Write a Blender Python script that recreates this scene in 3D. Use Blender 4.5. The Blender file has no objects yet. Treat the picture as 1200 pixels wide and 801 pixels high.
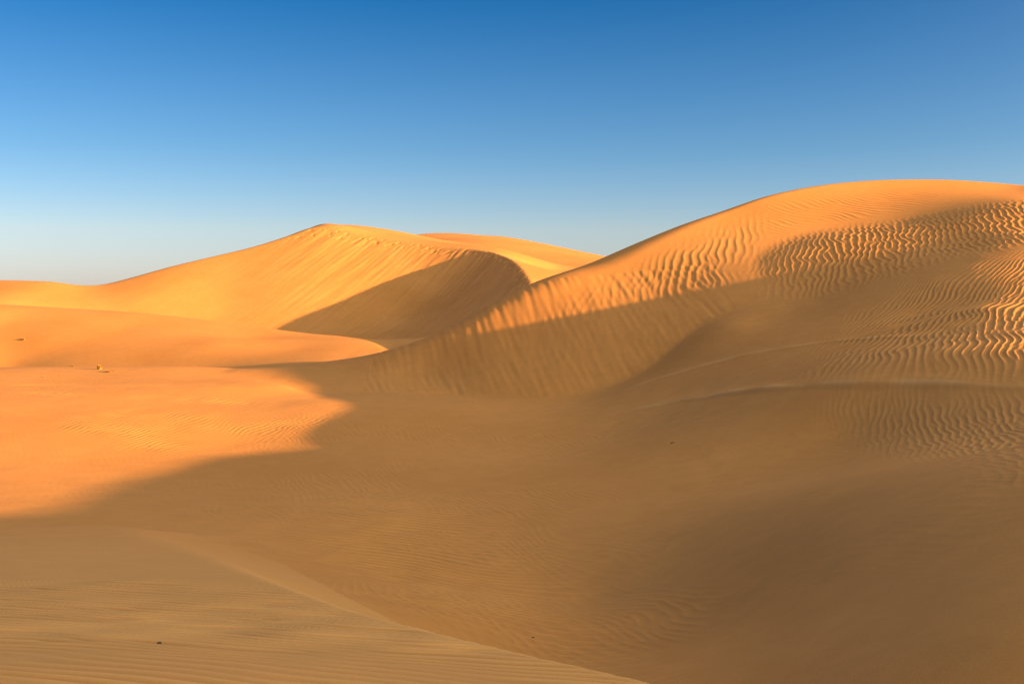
import bpy
# ---------------------------------------------------------------- terrain
import math
import numpy as np
F = 1287.0          # focal length of the photograph in pixels (1200 wide)
HZ = 335.0          # height of the eye-level line in the photograph

def P(px, py, Y):   # a point seen at (px, py) that stands Y metres in front of the eye; eye level is z = 0
    return ((px - 600.0) * Y / F, Y, (HZ - py) * Y / F)

class Sheet:
    """Smooth surface through a set of surveyed points (thin plate spline)."""
    def __init__(self, pts, lam=0.0, s=20.0):
        p = np.array(pts, float)
        self.s = s
        self.c = p[:, :2] / s
        n = len(p)
        A = np.zeros((n + 3, n + 3))
        d2 = ((self.c[:, None] - self.c[None]) ** 2).sum(-1)
        A[:n, :n] = self.k(d2) + lam * np.eye(n)
        A[:n, n] = 1; A[:n, n + 1:] = self.c
        A[n:, :n] = A[:n, n:].T
        b = np.zeros(n + 3); b[:n] = p[:, 2]
        self.w = np.linalg.solve(A, b)
    @staticmethod
    def k(d2):
        return 0.5 * d2 * np.log(d2 + 1e-9)
    def __call__(self, x, y):
        x = np.asarray(x, np.float32) / np.float32(self.s); y = np.asarray(y, np.float32) / np.float32(self.s)
        w = self.w
        n = len(self.c)
        h = (w[n] + w[n + 1] * x + w[n + 2] * y).astype(np.float32)
        for i in range(n):
            d2 = (x - np.float32(self.c[i, 0])) ** 2 + (y - np.float32(self.c[i, 1])) ** 2
            h += np.float32(0.5 * w[i]) * d2 * np.log(d2 + np.float32(1e-9))
        return h

def smax(a, b, k):
    h = np.clip(0.5 + 0.5 * (a - b) / k, 0, 1)
    return b + (a - b) * h + k * h * (1 - h)
def smin(a, b, k):
    return -smax(-a, -b, k)
def sstep(a, b, x):
    t = np.clip((x - a) / (b - a), 0, 1)
    return t * t * (3 - 2 * t)

def dense(C, n=12):
    """Catmull-Rom points along a polyline"""
    C = np.array(C, float); Q = np.vstack([2 * C[0] - C[1], C, 2 * C[-1] - C[-2]]); out = []
    for i in range(1, len(Q) - 2):
        p0, p1, p2, p3 = Q[i - 1], Q[i], Q[i + 1], Q[i + 2]
        for t in np.arange(n) / n:
            out.append(0.5 * (2 * p1 + (p2 - p0) * t + (2 * p0 - 5 * p1 + 4 * p2 - p3) * t * t + (3 * p1 - p0 - 3 * p2 + p3) * t ** 3))
    return np.array(out + [C[-1]])

def offset_points(C, side, slope, dists, curve=0.0, floor=-99.0):
    """Points beside a crest (side +1 right, -1 left of the walking direction), falling by slope with distance; crossed ones are left out."""
    C = np.array(C, float); D = dense(C)
    T = np.gradient(C[:, :2], axis=0); T /= np.linalg.norm(T, axis=1)[:, None]
    N = np.stack([T[:, 1], -T[:, 0]], 1) * side
    slope = np.broadcast_to(slope, len(C)); pts = []
    for c, n, s in zip(C, N, slope):
        for d in dists:
            q = c[:2] + n * d
            if np.min(np.linalg.norm(D[:, :2] - q, axis=1)) < 0.88 * abs(d):
                continue
            pts.append((q[0], q[1], max(c[2] - s * d - curve * d * d, floor)))
    return pts

def crest_sheets(C, lee=0.6, wind=0.12, dl=(4, 8), dw=(6, 16), up=5.0, curve=0.0, floor=-99.0):
    """Lee and windward sheets that meet along the crest C; the lee side is to the right of the walking direction."""
    C0 = [tuple(c) for c in dense(C, 3)]
    lee_ = np.array(lee, float); wind_ = np.array(wind, float)
    return (Sheet(C0 + offset_points(C, 1, lee_, dl, 0.0, floor) + offset_points(C, -1, -lee_, (up,)), 1e-4),
            Sheet(C0 + offset_points(C, -1, wind_, dw, curve, floor) + offset_points(C, 1, -wind_, (up,)), 1e-4))

# valley floor and the long ramp climbing out of it to the right
VALLEY = Sheet([
    P(100,560,25.4), P(0,500,32.2), P(200,500,33.6), P(300,515,32.7), P(200,545,28.0), P(400,490,35.7), P(550,470,40), P(0,441,44.2), P(100,441,44.8), P(250,443,45.2), P(330,452,43.2), P(0,434,46.4), P(100,432.0,47.6), P(200,430.2,48.9),
    P(380,472,38.6), P(350,503,33.9), P(640,467,41), P(700,487,35.7), P(400,600,21.5), P(660,760,12.3), P(500,720,12.6), P(590,705,15.0),
    P(690,705,15.8), P(620,645,19), P(540,575,25.6), P(470,530,30.8), P(800,730,13.0), P(900,600,16.8), P(1100,600,12.0), P(1000,600,13.9), P(1200,600,10.8), P(1200,750,7.4),
    P(1000,750,8.9), P(900,745,10.5), P(1000,500,26), P(850,540,25.8), P(1100,530,20), P(1200,520,18.4), P(1200,453,24.3), P(1000,450,27.7), P(1100,449,26.1), P(860,460,31.8), P(740,500,33),
    P(1150,393,30.0), P(1200,391,29.2), P(1200,420,26.2), P(1050,396,32.8), P(900,411,36.5), P(750,450,39), P(690,467,40),
    P(1200,330,37), P(1100,330,39), P(1150,360,34.2), P(1090,365,36.6), P(1000,347,41), P(950,350,43), P(900,378,41.5), P(850,382,42), P(760,430,42.3),
    P(905,304,48), P(960,296,47.5), P(1050,292,46), P(1120,286,45), P(1200,275,44), P(1060,262,50.5), P(1200,240,49.5), P(950,276,51),
    P(100,500,32.8), P(300,470,39.2), P(350,457,43.4), P(450,461,42.8), P(560,464,42.2),
    (-30,67,-5.9), (-20,66,-5.6), (-12,66,-5.3), (-40,68,-5.9), (-20,58,-4.55), (-28,58,-4.55), (-40,30,-4.2), (-20,14,-3.9), (-40,84,-7.4), (-80,60,-5), (-20,80,-6.8), (-34,76,-6.8), (-8,95,-6.2), (-25,98,-6.2),
    (-70,120,-5), (0,120,-5), (-10,150,-5), (-60,170,-4.6), (40,160,-3.6),
    (-12,3,-3.6), (-6,-12,-3.4), (6,2,-4.0), (0,6,-4.3),
    # sand rising beyond the right edge of the frame
    (20,-14,2.3), (20,-6,2.2), (20,2,1.9), (20,6,1.5), (20,11.5,.25), (20,15,.1), (20,18.1,-.1), (20,20.5,-.2), (20,23.3,-.55), (20,25,-.38), (20,27.2,-.6),
    (20,29.5,-.48), (20,31.8,-.36), (20,34.5,-.12), (20,37.5,.55), (20,40,1.2), (16,27.6,-1.3), (16.5,25,-1.4), (15.6,29.5,-1.1), (16,32,-.8), (17.5,35,-.3), (17.5,29.5,-.85), (17.5,32,-.65), (15,23,-1.65), (27,0,.6), (28,15,-1), (28,28,-1.4), (28,38,0), (12,8,-1.2), (9,4,-1.9), (13,-8,-.6),
    (4,92,-2.2), (8,93,-1.0), (9,98,0), (7,104,.2), (45,20,-3), (45,50,-1), (70,40,-3), (30,75,-4.0), (12,75,-4), (30,48,2.5), (22,44.5,2.2), (24,48,3.3),  # leading points: unseen rise behind the right dune, added to shade the bowl floor
], 2e-4)
# the dune the photographer stands on
FORE = Sheet([
    P(0,801,4.25), P(300,801,4.75), P(770,801,5.5), P(590,760,6.6), P(400,710,8.8), P(240,650,13.4), P(90,602,20),
    P(0,700,8.3), P(150,700,8.7), P(0,640,13.6), P(0,605,19.4), P(200,730,7.2),
    (0,0,-1.74), (-3,0,-1.5), (-8,4,-1.95), (2,-3,-1.9), (3,2,-2.1), (-4,-8,-1.5), (-12,12,-3.2),
], 2e-4)
FORE_CREST = [P(90,602,20), P(160,622,16.8), P(240,650,13.4), P(320,681,10.7), P(400,710,8.8), P(500,737,7.5), P(590,760,6.6), P(680,781,6.0), P(770,801,5.5), (1.05,5.0,-1.93), (1.45,4.3,-1.96), (2.1,3.0,-2.0), (3,0.5,-2.06), (4,-3,-2.1)]
FORE_SLOPE = np.array([.28, .34, .43, .57, .70, .78, .80, .78, .75, .7, .65, .6, .6, .6])
FORE_LEE = Sheet([tuple(c) for c in dense(FORE_CREST, 3)] + offset_points(FORE_CREST, -1, FORE_SLOPE, (1.5, 4))
                 + offset_points(FORE_CREST, 1, -FORE_SLOPE, (2.5,)), 1e-3, 8.0)

# big right-hand dune
R_CREST = [P(230,431,50.2), P(300,429,49.7), P(340,426,49.4), P(400,418.5,48.6), P(450,407,48.2), P(520,380.5,48), P(570,353.5,48.4), P(620,328.5,49), P(660,314,49.6), P(700,302,50.5), P(750,280.5,51.8), P(800,260.5,53.2), P(850,244.5,54.5), P(900,228,55.6), P(950,217.5,56.5), P(1000,211.5,57.2), P(1050,209,57.6), P(1120,209.5,57.6), P(1200,215.5,56.5), (28,53,4.6), (33,48,3.0)]
R_BACK = Sheet([tuple(c) for c in dense(R_CREST, 3)] + offset_points(R_CREST, -1, [.1, .14, .18, .22, .26] + [.34] * 16, (5, 12, 24), 0.002, -6.0) + offset_points(R_CREST, 1, [-.06, -.08, -.1, -.15, -.2] + [-.34] * 16, (4,))
          + [(-10, 70, -5.6), (-10, 82, -6), (0, 84, -5.5), (10, 98, -4)], 3e-4)
R_FACE = Sheet([tuple(c) for c in dense(R_CREST[5:], 2)] + offset_points(R_CREST[7:], -1, -0.5, (4,))
          + [P(560,464,42.2), P(640,466.5,41.3), P(700,455,41.6), P(760,428,42.3), P(830,386,43.3), P(875,340,45.3), P(905,303,48.2), P(950,274,51), P(700,385,45.2), P(620,400,45.5), P(780,340,47),
             P(1000,266,51.3), P(1060,261,50.8), P(1200,237,50)], 5e-4)
R_TAIL = Sheet([tuple(c) for c in R_CREST[:8]] + [P(230,440,47.0), P(300,445,45.9), P(350,457,43.4), P(400,459.5,43.1), P(450,461.5,42.8), P(500,463,42.6), P(560,464,42.2), P(640,466.5,41.3), P(400,440,46), P(500,430,45.8), P(560,420,45.5),
          P(300,424,52), P(400,410,51), P(500,380,51), P(570,350,51.5)], 1e-3)

# low horn-shaped dune in the middle distance
LOW_TOP = Sheet([
    P(446,405,94), P(430,397,99), P(400,393.5,103), P(300,384.5,105), P(230,375,106), P(150,367.5,106), P(60,365,105), P(0,363.5,104), P(-100,362,102),
    P(440,410,92), P(400,420,86), P(340,429,83), P(300,432,83.5), P(230,434,86), P(150,434.5,88), P(60,435,90), P(0,436,92),
    P(0,400,96.5), P(50,400,96), P(150,400,95), P(250,402,93.5), P(350,408,92.5), P(0,380,100.5), P(150,384,100), P(300,395,99),
    (-17,124,-8.0), (-32,130,-8.0), (-50,130,-7.0), (-66,128,-6), (-8,112,-7.5), (-3,94,-6.8), (-80,105,-3.5), (-80,85,-7.5),
], 3e-3)
LOW_LEE, _ = crest_sheets([P(225,438,80), P(300,437,80), P(340,433,81), P(400,424,84), P(440,413,90), P(448,405,95), P(440,398,101)],
                          lee=[0.1, 0.45, 0.55, 0.6, 0.5, 0.3, 0.25], dl=(1.5, 3), up=3)

# tall lit dune with the shaded hollow
TALL_CREST = [P(-60,329,128), P(0,328,128), P(60,329.5,128), P(115,333.5,129.3), P(200,312,134.5), P(300,288,140.5), P(345,274,143.8), P(378,266,145.8), P(440,279,143.4), P(500,287,141.2), P(545,291,138.6), P(580,296,134), P(602,306,126), P(613,318,119.5), P(620,328,114), P(626,340,109)]
TALL_FALL = [(0, .18), (0, .18), (0, .19), (0, .23), (0, .36), (0, .46), (0, .47), (0, .48), (0, .48), (-5, .50), (-20, .54), (-42, .58), (-60, .60), (-68, .58), (-70, .55), (-72, .5)]   # bearing (degrees left of straight towards the valley) and steepness of the slip face below each crest point
TALL_LEE = [tuple(c) for c in dense(TALL_CREST, 3)]
for c, (bear, sl) in zip(TALL_CREST, TALL_FALL):
    dx, dy = math.sin(math.radians(bear)), -math.cos(math.radians(bear))
    for d in ((-4, 5, 11, 17) if bear > -20 else (-4, 3.5) if bear < -40 else (-4, 4, 8)):
        TALL_LEE.append((c[0] + dx * d, c[1] + dy * d, c[2] - sl * d))
TALL_LEE = Sheet(TALL_LEE, 2e-3)
TALL_WIND = Sheet([tuple(c) for c in dense(TALL_CREST, 2)] + [
    P(378,262.3,151), P(400,263.5,152), P(430,270,155), P(450,274,156), P(490,278,160), P(345,276,150), P(300,293,146), P(200,318,139), P(115,337,136), P(0,330,136), P(60,332,136),
    P(378,266,164), P(300,302,164), P(200,330,160), P(0,345,150), P(450,276,174), P(540,286,165), P(600,298,152), P(585,291.5,141), P(565,288.3,148), P(612,301,138), P(640,318,134), P(660,321,122), (-33,185,2), (9,110,-2.6), (11,120,-.6), (15,136,.4), (6,152,2.6)], 2e-4)

# far dune on the skyline and the one at the left edge
FAR_A = Sheet([P(497,273.3,185), P(540,275,184), P(600,281.5,180), P(650,289.5,176), P(705,300.5,172), P(800,312,165), P(540,288,163), P(600,296,158), P(680,307,152), P(900,325,150),
               P(620,318,140), P(660,320,136), P(400,330,150), P(497,268,196), P(600,277,194), P(700,296,188), P(300,330,170)], 2e-4)
FAR_B = Sheet([P(497,273.3,185), P(600,281.5,180), P(705,300.5,172), P(488,276.7,186), P(470,284,190), P(560,276.5,215), P(680,300,215), P(500,300,230), P(700,325,250), P(420,330,200), P(800,320,210), P(800,312,165), P(500,262,165), P(600,274,160), P(700,296,155)], 2e-4)
# the sun: from the right and a little behind the eye
SUN_AZ, SUN_EL = math.radians(108.0), math.radians(8.5)   # azimuth clockwise from the viewing direction
SUN = np.array([math.sin(SUN_AZ) * math.cos(SUN_EL), math.cos(SUN_AZ) * math.cos(SUN_EL), math.sin(SUN_EL)])

RIDGE = None      # shading ridge beyond the right edge of the frame

NAMES = ['valley', 'fore', 'right', 'low', 'tall', 'far']
def heights(x, y):
    """ground height (eye level 0) and which dune each spot belongs to"""
    V = VALLEY(x, y)
    r = np.hypot(x, y)
    V = V + (-5.2 - V) * sstep(90, 170, r)
    if RIDGE is not None:
        V = smax(V, RIDGE(x, y), 0.8)
    fade = sstep(190, 300, r)
    fore = smin(FORE(x, y), FORE_LEE(x, y), 0.07)
    fore = fore - 6 * sstep(18, 30, r)
    w = sstep(-4.0, 0.0, x)
    front = R_TAIL(x, y) * (1 - w) + R_FACE(x, y) * w
    right = smin(front, R_BACK(x, y), 0.3 + 0.75 * sstep(13, 2, x) * sstep(-9, -2, x))
    right = right - 12 * sstep(100, 150, r) - 3 * sstep(-12, -21, x) - 40 * sstep(36, 22, r)
    low = smin(LOW_TOP(x, y), LOW_LEE(x, y), 0.12)
    low = low - 8 * sstep(74, 62, r) - 8 * sstep(132, 160, r) - 8 * sstep(4, 14, x)
    tall = smin(TALL_LEE(x, y), TALL_WIND(x, y), 0.25)
    tall = tall - 10 * sstep(80, 60, r) - 12 * sstep(15, 40, x) - 12 * sstep(170, 215, r)
    far = smin(FAR_A(x, y), FAR_B(x, y), 0.3)
    far = far - 14 * sstep(100, 80, r) - 14 * sstep(250, 330, r) - 14 * sstep(40, 90, x) - 14 * sstep(-30, -60, x) - 14 * sstep(150, 125, r) * sstep(0, -6, x)
    hs = [V, fore, right, low, tall, far]
    ks = [None, 0.5, 0.09 + 0.15 * sstep(8, 12, x), 0.35, 0.35, 0.6]
    H = V.copy(); own = np.zeros(H.shape, np.int8)
    for i in range(1, len(hs)):
        own[hs[i] > H] = i
        H = smax(H, hs[i], ks[i])
    return H, own
# ---------------------------------------------------------------- surveyed places and lines on the sand
def spot(px, py, r0=3.0, r1=200.0):
    """the place on the ground seen at (px, py): x, y, z"""
    Y = np.exp(np.linspace(math.log(r0), math.log(r1), 3000)).astype(np.float32)
    X = ((px - 600.0) / F * Y).astype(np.float32)
    over = heights(X, Y)[0] - (HZ - py) / F * Y
    i = int(np.argmax(over > 0))
    if i == 0:
        i = 1
    t = over[i - 1] / (over[i - 1] - over[i])
    y = float(Y[i - 1] + t * (Y[i] - Y[i - 1]))
    return ((px - 600.0) / F * y, y, (HZ - py) / F * y)

def spots(pp):
    return np.array([spot(*p)[:2] for p in pp])

def polydist(x, y, Q, closed=False):
    """distance to a polyline and the side of it (positive on the left)"""
    best = np.full(x.shape, 1e9, np.float32); side = np.zeros(x.shape, np.float32)
    n = len(Q) if closed else len(Q) - 1
    for i in range(n):
        ax, ay = Q[i]; bx, by = Q[(i + 1) % len(Q)]
        dx, dy = bx - ax, by - ay
        t = np.clip(((x - ax) * dx + (y - ay) * dy) / (dx * dx + dy * dy + 1e-9), 0, 1)
        ex, ey = x - ax - t * dx, y - ay - t * dy
        d = ex * ex + ey * ey
        m = d < best
        best = np.where(m, d, best)
        side = np.where(m, np.sign(dx * (y - ay) - dy * (x - ax)), side)
    return np.sqrt(best), side

def inside(x, y, Q):
    c = np.zeros(x.shape, bool)
    for i in range(len(Q)):
        ax, ay = Q[i]; bx, by = Q[i - 1]
        c ^= ((ay > y) != (by > y)) & (x < (bx - ax) * (y - ay) / (by - ay + 1e-12) + ax)
    return c

def patch(x, y, pp, soft):
    """soft-edged patch of sand whose corners were surveyed at pp; returns the weight"""
    Q = spots(pp)
    w = np.zeros(x.shape, np.float32)
    m = (x > Q[:, 0].min() - soft) & (x < Q[:, 0].max() + soft) & (y > Q[:, 1].min() - soft) & (y < Q[:, 1].max() + soft)
    if not m.any():
        return w
    d, _ = polydist(x[m], y[m], Q, True)
    d = np.where(inside(x[m], y[m], Q), d, -d)
    w[m] = sstep(-soft * 0.3, soft, d)
    return w

def noise2(x, y, scale, seed, n=24, spread=0.6):
    """smooth random field, about -1..1"""
    g = np.random.default_rng(seed); out = np.zeros(x.shape, np.float32)
    for _ in range(n):
        a = g.uniform(0, 2 * math.pi); k = 2 * math.pi / scale * math.exp(g.normal(0, spread * 0.6))
        out += np.sin(np.float32(k * math.cos(a)) * x + np.float32(k * math.sin(a)) * y + np.float32(g.uniform(0, 6.28)))
    return out / np.float32(math.sqrt(n / 2.0) * 1.4)

def ripples(x, y, ang, lam, seed, n=36, da=0.16, dl=0.10, warp=0.0, wscale=3.0, bend=None, sharp=0.45):
    """wind ripples of wavelength lam whose crests run across the direction ang, with forks; about -1..1"""
    g = np.random.default_rng(seed)
    if warp:
        x = x + np.float32(warp) * noise2(x, y, wscale, seed + 1, 10); y = y + np.float32(warp) * noise2(x, y, wscale, seed + 2, 10)
    if bend:
        y = y + np.float32(bend[1]) * np.clip(y - np.float32(bend[0]), 0, 99) ** 2
    c = np.zeros(x.shape, np.float32); s = np.zeros(x.shape, np.float32)
    for _ in range(n):
        a = ang + g.normal(0, da); k = 2 * math.pi / (lam * math.exp(g.normal(0, dl))); p = g.uniform(0, 6.28)
        ph = np.float32(k * math.cos(a)) * x + np.float32(k * math.sin(a)) * y + np.float32(p)
        c += np.cos(ph); s += np.sin(ph)
    e = np.sqrt(c * c + s * s) / np.float32(math.sqrt(n))
    ph = np.arctan2(s, c)
    return (np.cos(ph + sharp * np.sin(ph)) * np.clip(e * 1.5, 0, 1)).astype(np.float32)

def add_ripples(h, x, y, w, amp, pale=None, crest_light=0.0, **k):
    m = w > 0.004
    if m.any():
        rp = ripples(x[m], y[m], **k)
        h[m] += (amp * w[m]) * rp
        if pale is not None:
            pale[m] += w[m] * crest_light * rp  # crests painted lighter, troughs darker, to strengthen the ripple shading

# ---------------------------------------------------------------- one fan of ground, finest where the view is
Q = 1.0      # fineness of the fan
def fan():
    n = int(1250 * Q)
    core = np.arctan(np.linspace(-0.475, 0.475, n))
    st = core[1] - core[0]; side = []; a = core[-1]
    while a < math.pi - 0.02:
        st = min(st * 1.04, math.radians(1.6)); a += st; side.append(min(a, math.pi))
    side[-1] = math.pi
    side = np.array(side)
    th = np.concatenate([-side[::-1][1:], core, side])      # clockwise from the viewing direction, closed at the back
    r = [0.0, 0.25, 0.5]
    while r[-1] < 900:
        q = r[-1]
        if q < 3: d = 0.1
        elif q < 20: d = q * 0.0025
        elif q < 62: d = 0.05
        elif q < 86: d = 0.09
        elif q < 160: d = 0.10
        elif q < 215: d = 0.4
        else: d = q * 0.02
        r.append(q + d / Q)
    return th, np.array(r)

TH, RR = fan()
gx = (np.sin(TH)[None, :] * RR[:, None]).astype(np.float32)
gy = (np.cos(TH)[None, :] * RR[:, None]).astype(np.float32)
H0, OWN = heights(gx, gy)
h = H0.copy()

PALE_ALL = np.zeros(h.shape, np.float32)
def detail(x, y, own, h, PALE):
    # broad soft unevenness
    rr = np.hypot(x, y)
    h += 0.006 * noise2(x, y, 7.0, 3) * sstep(4, 12, rr) * sstep(300, 200, rr)
    h += 0.003 * noise2(x, y, 1.6, 4) * sstep(2, 6, rr) * sstep(60, 40, rr)
    # two low ledges on the ramp
    for pp, A, hw in (([(690, 490), (740, 481), (800, 469), (860, 460), (930, 453.5), (1000, 450), (1060, 449.5), (1120, 450.5), (1200, 453.5), (1300, 458)], 0.08, 0.28),
                      ([(690, 467), (725, 459), (770, 444), (830, 427), (900, 411), (980, 399.5), (1050, 395), (1110, 393.5), (1160, 395)], 0.06, 0.28)):
        L = spots(pp)
        m = (x > L[:, 0].min() - 3) & (x < L[:, 0].max() + 3) & (y > L[:, 1].min() - 3) & (y < L[:, 1].max() + 3)
        d, s = polydist(x[m], y[m], L)
        d = d * s
        along = sstep(L[0, 0] - 0.5, L[0, 0] + 3.5, x[m]) * sstep(L[-1, 0] + 0.5, L[-1, 0] - 2.5, x[m]) * (0.8 + 0.2 * noise2(x[m], y[m], 3, 8))
        prof = np.where(d < 0, np.exp(-(d / 0.17) ** 2), np.exp(-(d / 0.40) ** 2)) - 0.22 * np.exp(-((d - 1.0) / 0.55) ** 2)
        PALE[m] = np.maximum(PALE[m], along * np.exp(-(d / 0.12) ** 2) * np.clip(0.75 + 0.3 * noise2(x[m], y[m], 1.5, 9, 14), 0.3, 1))  # skylight on the ledge crests, painted as paler colour
        h[m] += A * along * prof
    # wind ripples
    rad = math.radians
    w = patch(x, y, [(625, 380), (660, 358), (710, 328), (765, 297), (830, 265), (900, 238), (905, 262), (893, 300), (860, 336), (800, 358), (740, 374), (650, 388)], 1.6)
    w = w * (0.75 + 0.35 * noise2(x, y, 5.0, 50, 12))
    add_ripples(h, x, y, w, 0.010, ang=rad(-13), lam=0.35, seed=11, da=0.085, dl=0.10, warp=0.08, wscale=3.0)
    w = patch(x, y, [(600, 395), (650, 384), (740, 368), (840, 345), (800, 400), (740, 430), (640, 440), (560, 430)], 1.5)
    add_ripples(h, x, y, w, 0.003, ang=rad(-8), lam=0.40, seed=21, da=0.10, dl=0.2)
    w = patch(x, y, [(885, 245), (905, 236), (960, 226), (1080, 222), (1130, 226), (1060, 250), (960, 266), (898, 288), (893, 265)], 1.2)
    add_ripples(h, x, y, w, 0.009, ang=rad(48), lam=0.30, seed=12, da=0.10, warp=0.12)
    w = patch(x, y, [(880, 318), (915, 280), (1000, 264), (1100, 250), (1250, 236), (1250, 284), (1140, 300), (1060, 322), (960, 350), (890, 352)], 2.4)
    add_ripples(h, x, y, w, 0.015, ang=rad(-17), lam=0.285, seed=13, da=0.075, dl=0.08, warp=0.08, wscale=2.2)
    w = patch(x, y, [(930, 450), (945, 402), (990, 362), (1060, 325), (1180, 300), (1290, 280), (1290, 452), (1100, 446)], 3.2)
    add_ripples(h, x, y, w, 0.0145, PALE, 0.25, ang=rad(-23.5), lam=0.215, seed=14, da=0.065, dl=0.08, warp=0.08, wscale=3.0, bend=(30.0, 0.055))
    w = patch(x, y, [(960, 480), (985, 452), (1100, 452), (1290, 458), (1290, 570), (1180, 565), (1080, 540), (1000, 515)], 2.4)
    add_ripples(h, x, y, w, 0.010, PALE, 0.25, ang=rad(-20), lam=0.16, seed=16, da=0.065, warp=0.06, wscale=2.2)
    w = patch(x, y, [(-60, 470), (100, 474), (240, 482), (330, 486), (410, 485), (410, 497), (300, 520), (210, 545), (120, 528), (0, 500), (-60, 492)], 2.6)
    w = w * np.clip(0.7 + 0.5 * noise2(x, y, 5.0, 51, 12), 0.1, 1.2)
    add_ripples(h, x, y, w, 0.0075, ang=rad(-16), lam=0.20, seed=17, da=0.11, warp=0.12, wscale=3)
    w = patch(x, y, [(440, 560), (560, 585), (700, 690), (790, 801), (700, 801), (560, 745), (380, 690), (300, 640), (330, 580)], 2.0)
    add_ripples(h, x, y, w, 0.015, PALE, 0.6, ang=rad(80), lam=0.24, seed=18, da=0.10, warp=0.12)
    w = (own == 1) * sstep(1.5, 3, rr) * sstep(15, 8, rr)
    w = (w * np.clip(0.70 + 0.35 * noise2(x, y, 2.2, 20), 0.25, 1)).astype(np.float32)
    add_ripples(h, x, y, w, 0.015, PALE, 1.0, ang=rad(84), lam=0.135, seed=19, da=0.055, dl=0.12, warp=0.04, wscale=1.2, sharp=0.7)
    # fine ripples over the whole floor of the hollow, patchy
    w = (own == 0) * sstep(8, 12, rr) * sstep(64, 50, rr) * np.clip(0.45 + 0.6 * noise2(x, y, 7.0, 61, 16), 0.08, 1) * (0.15 + 0.85 * sstep(-9, -4, x)) * (1 - 0.65 * sstep(0.5, 4, x))
    add_ripples(h, x, y, w.astype(np.float32), 0.0038, ang=rad(24), lam=0.19, seed=62, da=0.12, dl=0.15, warp=0.15, wscale=3)
    # two narrow rows of short ripples across the flat sand
    for k, pp in enumerate(([(-20, 450), (120, 451), (230, 453), (300, 455), (380, 463)], [(-20, 459), (140, 463), (260, 470), (330, 473), (430, 481)])):
        d, _ = polydist(x, y, spots(pp))
        w = np.exp(-(d / 0.55) ** 2) * (rr < 70) * np.clip(0.6 + 0.6 * noise2(x, y, 4.0, 70 + k, 12), 0.1, 1.2)
        add_ripples(h, x, y, w.astype(np.float32), 0.007, ang=rad(-30), lam=0.30, seed=72 + k, da=0.12, warp=0.1)
    # sand slides down the tall slip face
    m = (own == 4) & (x > -48) & (x < 3) & (y > 95) & (y < 148)
    if m.any():
        xm, ym = x[m], y[m]
        q = xm * 0.915 - ym * 0.40; p = -xm * 0.40 - ym * 0.915
        lee, wind = TALL_LEE(xm, ym), TALL_WIND(xm, ym)
        below = wind - lee                                  # grows down the face
        on = sstep(0.05, 0.5, below)
        s = noise2(q, p * 0.10, 0.9, 31, 30) * 0.6 + noise2(q, p * 0.06, 2.6, 32, 24) * 0.9
        fade = np.exp(-np.clip(below, 0, 99) / 5.5) * sstep(-34, -18, xm) + 0.10
        h[m] += (0.055 * s * fade * on * 0.6).astype(np.float32)
        bite = np.clip(noise2(q, p * 0.5, 0.9, 33, 30) - 0.40, 0, 1)
        h[m] -= (0.12 * bite * np.exp(-((below - 0.35) / 0.45) ** 2) * sstep(-32, -24, xm)).astype(np.float32)
    # and down the shaded face of the big dune
    m = (own == 2) & (x > -6) & (x < 9) & (y < 49)
    if m.any():
        q = x[m] * 0.97 + y[m] * 0.24
        h[m] += 0.007 * noise2(q, (y[m] - x[m] * .2) * 0.12, 0.45, 41, 30) * sstep(36, 42, y[m])
    return h

front = np.abs(TH) < math.radians(50)
sel = np.nonzero(front)[0]; c0, c1 = sel[0], sel[-1] + 1
sub = np.ascontiguousarray(h[:, c0:c1]); sp_ = np.zeros(sub.shape, np.float32)
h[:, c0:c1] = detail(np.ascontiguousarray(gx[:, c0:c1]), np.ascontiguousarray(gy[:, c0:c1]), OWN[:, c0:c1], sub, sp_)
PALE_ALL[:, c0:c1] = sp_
PALE_ALL[:] = PALE_ALL + np.where(OWN == 1, sstep(20, 12, np.hypot(gx, gy)) * 0.5, 0).astype(np.float32)  # whole near dune painted brighter, light put into its colour
del sub, sp_

# vertex normals of the whole ground, so that neighbouring dunes meet without a seam
def grid_normals(x, y, z):
    du = np.stack([np.gradient(a, axis=1) for a in (x, y, z)], -1)
    dv = np.stack([np.gradient(a, axis=0) for a in (x, y, z)], -1)
    n = np.cross(du, dv).astype(np.float32)
    n /= np.linalg.norm(n, axis=-1, keepdims=True) + 1e-12
    return np.where(n[..., 2:3] < 0, -n, n)

EYE = 6.0
NRM = grid_normals(gx, gy, h)
NRM[0] = (0, 0, 1)

# ---------------------------------------------------------------- scene
scene = bpy.context.scene
col = scene.collection

def tag(o, label, cat=None, kind=None, group=None):
    o['label'] = label
    if cat: o['category'] = cat
    if kind: o['kind'] = kind
    if group: o['group'] = group
    return o

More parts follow.
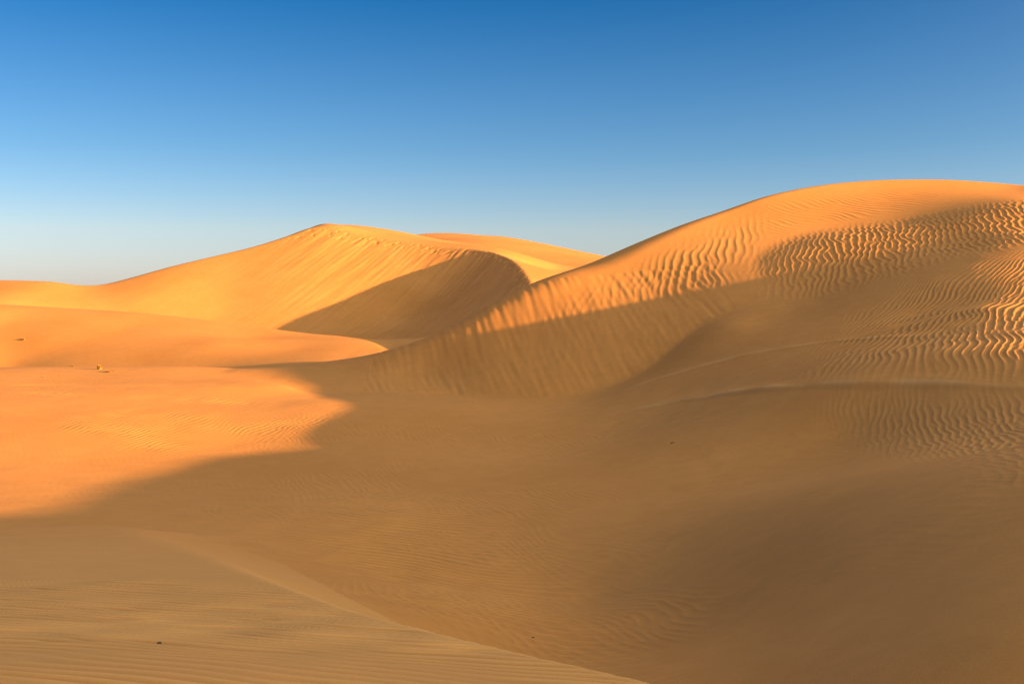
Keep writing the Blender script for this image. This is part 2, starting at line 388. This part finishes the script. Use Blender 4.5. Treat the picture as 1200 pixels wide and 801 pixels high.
def sand_material():
    m = bpy.data.materials.new('sand'); m.use_nodes = True
    nt = m.node_tree; N = nt.nodes; Lk = nt.links
    b = N['Principled BSDF']
    b.inputs['Roughness'].default_value = 0.95
    b.inputs['Specular IOR Level'].default_value = 0.12
    geo = N.new('ShaderNodeTexCoord')
    def noise(scale, det, rough=0.55):
        n = N.new('ShaderNodeTexNoise'); n.inputs['Scale'].default_value = scale; n.inputs['Detail'].default_value = det; n.inputs['Roughness'].default_value = rough
        Lk.new(geo.outputs['Object'], n.inputs['Vector']); return n
    n1 = noise(0.16, 5); n2 = noise(2.2, 6, 0.65); n3 = noise(70, 4, 0.75)
    r1 = N.new('ShaderNodeValToRGB'); Lk.new(n1.outputs['Fac'], r1.inputs['Fac'])
    r1.color_ramp.elements[0].position = 0.30; r1.color_ramp.elements[0].color = (*SAND_A, 1)
    r1.color_ramp.elements[1].position = 0.70; r1.color_ramp.elements[1].color = (*SAND_B, 1)
    mx = N.new('ShaderNodeMix'); mx.data_type = 'RGBA'; mx.blend_type = 'MULTIPLY'; mx.inputs['Factor'].default_value = 1.0
    r2 = N.new('ShaderNodeMapRange'); r2.inputs['From Min'].default_value = 0.25; r2.inputs['From Max'].default_value = 0.75; r2.inputs['To Min'].default_value = 0.93; r2.inputs['To Max'].default_value = 1.05
    Lk.new(n2.outputs['Fac'], r2.inputs['Value'])
    r3 = N.new('ShaderNodeMapRange'); r3.inputs['From Min'].default_value = 0.25; r3.inputs['From Max'].default_value = 0.75; r3.inputs['To Min'].default_value = 0.86; r3.inputs['To Max'].default_value = 1.14
    Lk.new(n3.outputs['Fac'], r3.inputs['Value'])
    mm = N.new('ShaderNodeMath'); mm.operation = 'MULTIPLY'; Lk.new(r2.outputs[0], mm.inputs[0]); Lk.new(r3.outputs[0], mm.inputs[1])
    Lk.new(r1.outputs['Color'], mx.inputs['A']); Lk.new(mm.outputs[0], mx.inputs['B'])
    pa = N.new('ShaderNodeAttribute'); pa.attribute_name = 'painted_light'      # lighter sand painted in for skylight on ledges, near dune and ripple crests
    pm = N.new('ShaderNodeMix'); pm.data_type = 'RGBA'; pm.inputs['B'].default_value = (*SAND_LIT, 1)
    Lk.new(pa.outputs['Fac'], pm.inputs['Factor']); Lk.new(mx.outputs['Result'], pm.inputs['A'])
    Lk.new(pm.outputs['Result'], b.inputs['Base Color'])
    bp = N.new('ShaderNodeBump'); bp.inputs['Strength'].default_value = 0.25; bp.inputs['Distance'].default_value = 0.006
    Lk.new(n3.outputs['Fac'], bp.inputs['Height']); Lk.new(bp.outputs['Normal'], b.inputs['Normal'])
    return m

SAND_LIT = (0.81, 0.39, 0.125); SAND_A = (0.62, 0.250, 0.058); SAND_B = (0.70, 0.292, 0.074)
SANDM = sand_material()

nr, nc = gx.shape
cell = OWN[:-1, :-1]
ids = np.arange(nr * nc, dtype=np.int32).reshape(nr, nc)
quad = np.stack([ids[:-1, :-1], ids[:-1, 1:], ids[1:, 1:], ids[1:, :-1]], -1)      # counted so that faces look up
co_all = np.stack([gx, gy, h + np.float32(EYE)], -1).reshape(-1, 3)
no_all = NRM.reshape(-1, 3)
INFO = [
    ('ground', 'wide hollow of shaded rippled sand between the dunes, rising to the right'),
    ('sand_dune', 'near shaded dune of finely rippled sand whose crest runs down to the right'),
    ('sand_dune', 'big rounded dune with bold ripples on its lit upper face and a long shaded foot'),
    ('sand_dune', 'low smooth tongue of lit sand in front of the tall dune'),
    ('sand_dune', 'tall pointed dune with a streaked slip face and a hollow in shade'),
    ('sand_dune', 'farthest dune, a smooth lit ridge on the skyline between two nearer dunes'),
]
for k, (name, label) in enumerate(INFO):
    q = quad[cell == k]
    if not len(q):
        continue
    used, inv = np.unique(q, return_inverse=True)
    inv = inv.reshape(-1).astype(np.int32)
    me = bpy.data.meshes.new(name)
    me.vertices.add(len(used)); me.vertices.foreach_set('co', co_all[used].ravel())
    me.loops.add(len(inv)); me.loops.foreach_set('vertex_index', inv)
    me.polygons.add(len(q)); me.polygons.foreach_set('loop_start', np.arange(0, len(inv), 4, dtype=np.int32))
    me.polygons.foreach_set('use_smooth', np.ones(len(q), bool))
    me.update(calc_edges=True)
    at = me.attributes.new('custom_normal', 'FLOAT_VECTOR', 'POINT')
    at.data.foreach_set('vector', no_all[used].ravel())
    at = me.attributes.new('painted_light', 'FLOAT', 'POINT')
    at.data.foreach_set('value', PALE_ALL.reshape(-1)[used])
    me.materials.append(SANDM)
    o = bpy.data.objects.new(name, me); col.objects.link(o)
    tag(o, label, 'ground' if k == 0 else 'sand dune', 'structure')
    print(name, k, len(q))
del quad, ids

# ---------------------------------------------------------------- small things lying and growing on the sand
from mathutils import Vector as V3

def plain_material(name, a, b, scale, rough=0.9):
    m = bpy.data.materials.new(name); m.use_nodes = True
    N = m.node_tree.nodes; Lk = m.node_tree.links; p = N['Principled BSDF']
    p.inputs['Roughness'].default_value = rough; p.inputs['Specular IOR Level'].default_value = 0.2
    tcn = N.new('ShaderNodeTexCoord'); n = N.new('ShaderNodeTexNoise'); n.inputs['Scale'].default_value = scale; n.inputs['Detail'].default_value = 5
    Lk.new(tcn.outputs['Object'], n.inputs['Vector'])
    r = N.new('ShaderNodeValToRGB'); r.color_ramp.elements[0].position = 0.35; r.color_ramp.elements[1].position = 0.65
    r.color_ramp.elements[0].color = (*a, 1); r.color_ramp.elements[1].color = (*b, 1)
    Lk.new(n.outputs['Fac'], r.inputs['Fac']); Lk.new(r.outputs['Color'], p.inputs['Base Color'])
    return m
STRAW = plain_material('dry_straw', (0.36, 0.20, 0.045), (0.55, 0.34, 0.08), 12)
STONE = plain_material('dark_stone', (0.07, 0.045, 0.03), (0.13, 0.085, 0.055), 60)
WOOD = plain_material('dead_wood', (0.07, 0.045, 0.028), (0.12, 0.08, 0.05), 40)

def ground_at(x, y):
    """height of the finished sand at x, y"""
    r = math.hypot(x, y); a = math.atan2(x, y)
    i = int(np.searchsorted(RR, r)); j = int(np.searchsorted(TH, a))
    return float(h[i - 1:i + 1, j - 1:j + 1].mean()) + EYE

def mesh_object(name, verts, faces, mat, loc, smooth=False):
    me = bpy.data.meshes.new(name); me.from_pydata(verts, [], faces); me.update()
    if smooth: me.polygons.foreach_set('use_smooth', [True] * len(me.polygons))
    me.materials.append(mat)
    o = bpy.data.objects.new(name, me); o.location = loc; col.objects.link(o)
    return o

def tuft_mesh(rng, height, radius, blades):
    vs, fs = [], []
    for _ in range(blades):
        a = rng.uniform(0, 6.283); rad = radius * 0.45 * math.sqrt(rng.uniform(0, 1))
        base = V3((rad * math.cos(a), rad * math.sin(a), -0.03))
        lean = rng.uniform(0.1, 0.9) * radius * 1.2; hh = height * rng.uniform(0.5, 1.0)
        b = a + rng.normal(0, 0.6); out = V3((math.cos(b), math.sin(b), 0)); wid = V3((-math.sin(b), math.cos(b), 0)) * height * 0.035
        k = len(vs)
        for t in (0, 0.35, 0.7):
            c = base + out * lean * t * t + V3((0, 0, hh * t * (1.25 - 0.35 * t) + 0.0))
            w = wid * (1 - 0.75 * t)
            vs += [tuple(c - w), tuple(c + w)]
        vs.append(tuple(base + out * lean + V3((0, 0, hh * 0.9))))
        fs += [(k, k + 1, k + 3, k + 2), (k + 2, k + 3, k + 5, k + 4), (k + 4, k + 5, k + 6)]
    return vs, fs

TUFTS = [   # where it was surveyed, height, spread, blades, label
    (116.8, 432.5, 0.27, 0.16, 220, 'tallest golden tuft of dry grass on the lit sand, throwing the longest shadow'),
    (128.0, 435.8, 0.14, 0.28, 260, 'widest flat tuft of dry grass, right of the tallest tuft on the lit sand'),
    (86.0, 428.6, 0.14, 0.16, 140, 'loose double tuft of dry grass left of the tallest tuft'),
    (70.5, 439.6, 0.09, 0.12, 90, 'small dry grass tuft below the loose double tuft'),
    (52.5, 441.8, 0.10, 0.13, 90, 'small dry grass tuft nearest to the first row of tracks on the lit sand'),
    (28.5, 398.0, 0.26, 0.40, 160, 'lone dry grass tuft high on the smooth tongue of lit sand'),
]
for i, (px, py, hgt, spread, blades, label) in enumerate(TUFTS):
    x, y, _ = spot(px, py)
    vs, fs = tuft_mesh(np.random.default_rng(200 + i), hgt, spread, blades)
    tag(mesh_object('dry_grass_tuft', vs, fs, STRAW, (x, y, ground_at(x, y))), label, 'grass tuft', group='dry grass tufts on the lit sand')

def stone_mesh(rng, sx, sy, sz):
    import bmesh
    bm = bmesh.new(); bmesh.ops.create_icosphere(bm, subdivisions=3, radius=1)
    k = [rng.normal(0, 1, 3) for _ in range(7)]; d = [rng.uniform(-.12, .12) for _ in range(7)]
    for v in bm.verts:
        p = v.co.copy(); f = 1 + sum(dd * math.sin(2.2 * (p.x * q[0] + p.y * q[1] + p.z * q[2])) for q, dd in zip(k, d))
        v.co = V3((p.x * sx * f, p.y * sy * f, p.z * sz * f))
    vs = [tuple(v.co) for v in bm.verts]; fs = [tuple(v.index for v in f.verts) for f in bm.faces]; bm.free()
    return vs, fs

x, y, _ = spot(186.5, 753.5)
vs, fs = stone_mesh(np.random.default_rng(5), 0.013, 0.010, 0.008)
tag(mesh_object('pebble', vs, fs, STONE, (x, y, ground_at(x, y) + 0.002), True), 'dark brown pebble lying among the fine ripples of the near dune', 'pebble', group='dark pebbles on the shaded sand')
x, y, _ = spot(625, 748)
vs, fs = stone_mesh(np.random.default_rng(6), 0.016, 0.013, 0.010)
tag(mesh_object('pebble', vs, fs, STONE, (x, y, ground_at(x, y) + 0.002), True), 'tiny dark pebble on the shaded hollow just past the near crest', 'pebble', group='dark pebbles on the shaded sand')

# a short dead twig in the shaded hollow
x, y, _ = spot(788, 519.5)
pts = [(-0.05, 0.0, 0.004), (-0.015, 0.008, 0.018), (0.02, 0.0, 0.022), (0.055, -0.012, 0.034)]
vs, fs = [], []
for i, p in enumerate(pts):
    r = 0.011 * (1 - 0.2 * i)
    for k in range(7):
        a = 6.2832 * k / 7; vs.append((p[0], p[1] + r * math.cos(a), p[2] + r * math.sin(a)))
for i in range(len(pts) - 1):
    for k in range(7):
        fs.append((i * 7 + k, i * 7 + (k + 1) % 7, i * 7 + 7 + (k + 1) % 7, i * 7 + 7 + k))
fs += [tuple(range(6, -1, -1)), tuple(range(21, 28))]
tag(mesh_object('dead_twig', vs, fs, WOOD, (x, y, ground_at(x, y)), True), 'short dark twig lying on the smooth shaded sand of the hollow', 'twig')
SKY_STRENGTH, SUN_STRENGTH, SUN_COLOR, EXPOSURE = 0.07, 4.25, (1.0, 0.585, 0.25), 2.0
SKY_DEEP = [(0.0, (0.80, 0.745, 1.0)), (0.05, (0.93, 0.76, 0.83)), (0.12, (0.54, 0.61, 0.70)), (0.25, (0.11, 0.40, 0.57)), (0.45, (0.52, 0.54, 0.62)), (1.0, (0.68, 0.66, 0.71))]
FILL_GLOW, FILL_POWER, FILL_EL = (11.8, 10.9, 7.0), 9.0, math.radians(24)
# ---------------------------------------------------------------- light, sky, camera
w = bpy.data.worlds.new('World'); scene.world = w; w.use_nodes = True
nt = w.node_tree
sky = nt.nodes.new('ShaderNodeTexSky'); sky.sky_type = 'NISHITA'; sky.sun_disc = False
sky.sun_elevation = SUN_EL; sky.sun_rotation = SUN_AZ
sky.altitude = 300; sky.air_density = 1.0; sky.dust_density = 0.2; sky.ozone_density = 4.0
bg = nt.nodes['Background']; bg.inputs['Strength'].default_value = SKY_STRENGTH
def node(t, **k):
    n = nt.nodes.new(t)
    for a, v in k.items(): setattr(n, a, v)
    return n
def math2(op, a, b, clamp=False):
    n = node('ShaderNodeMath', operation=op, use_clamp=clamp)
    for i, v in enumerate((a, b)):
        if isinstance(v, (int, float)): n.inputs[i].default_value = v
        else: nt.links.new(v, n.inputs[i])
    return n.outputs[0]
tc = node('ShaderNodeTexCoord'); sp = node('ShaderNodeSeparateXYZ'); nt.links.new(tc.outputs['Generated'], sp.inputs[0])
# the clear evening sky deepens above the horizon; unseen upper sky brightened as fill
ramp = node('ShaderNodeValToRGB'); rc = ramp.color_ramp
nt.links.new(math2('MULTIPLY', sp.outputs['Z'], 1.0, True), ramp.inputs['Fac'])
for i, (p, c) in enumerate(SKY_DEEP):
    e = rc.elements[i] if i < 2 else rc.elements.new(p)
    e.position = p; e.color = (*c, 1)
mul = node('ShaderNodeMix', data_type='RGBA', blend_type='MULTIPLY'); mul.inputs['Factor'].default_value = 1
nt.links.new(sky.outputs[0], mul.inputs['A']); nt.links.new(ramp.outputs['Color'], mul.inputs['B'])
# broad warm fill lobe added to the sky above the sun, lifting the shaded sand
dot = node('ShaderNodeVectorMath', operation='DOT_PRODUCT'); nt.links.new(tc.outputs['Generated'], dot.inputs[0]); dot.inputs[1].default_value = (math.sin(SUN_AZ) * math.cos(FILL_EL), math.cos(SUN_AZ) * math.cos(FILL_EL), math.sin(FILL_EL))
lobe = math2('POWER', math2('MULTIPLY_ADD', dot.outputs['Value'], 0.5, True), FILL_POWER)
for nn in nt.nodes:
    if nn.type == 'MATH' and nn.operation == 'MULTIPLY_ADD': nn.inputs[2].default_value = 0.5
glow = node('ShaderNodeMix', data_type='RGBA'); nt.links.new(lobe, glow.inputs['Factor'])
glow.inputs['A'].default_value = (0, 0, 0, 1); glow.inputs['B'].default_value = (*FILL_GLOW, 1)
add = node('ShaderNodeMix', data_type='RGBA', blend_type='ADD'); add.inputs['Factor'].default_value = 1
nt.links.new(mul.outputs['Result'], add.inputs['A']); nt.links.new(glow.outputs['Result'], add.inputs['B'])
nt.links.new(add.outputs['Result'], bg.inputs['Color'])

sun = bpy.data.lights.new('sun', 'SUN'); sun.energy = SUN_STRENGTH; sun.angle = math.radians(0.55); sun.color = SUN_COLOR
so = bpy.data.objects.new('sun', sun); col.objects.link(so)
from mathutils import Vector
so.location = (40, -10, 40)
so.rotation_euler = Vector(tuple(-SUN)).to_track_quat('-Z', 'Y').to_euler()

cam = bpy.data.cameras.new('camera'); co = bpy.data.objects.new('camera', cam); col.objects.link(co)
cam.sensor_width = 36; cam.lens = 36 * F / 1200; cam.shift_y = -(400.5 - HZ) / 1200
cam.clip_start = 0.05; cam.clip_end = 3000
co.location = (0, 0, EYE); co.rotation_euler = (math.radians(90), 0, 0)
scene.camera = co

scene.view_settings.view_transform = 'Standard'
scene.view_settings.look = 'None'; scene.view_settings.gamma = 1; scene.view_settings.use_curve_mapping = False
scene.view_settings.exposure = EXPOSURE
scene.cycles.max_bounces = 6; scene.cycles.diffuse_bounces = 4
scene.cycles.use_denoising = True
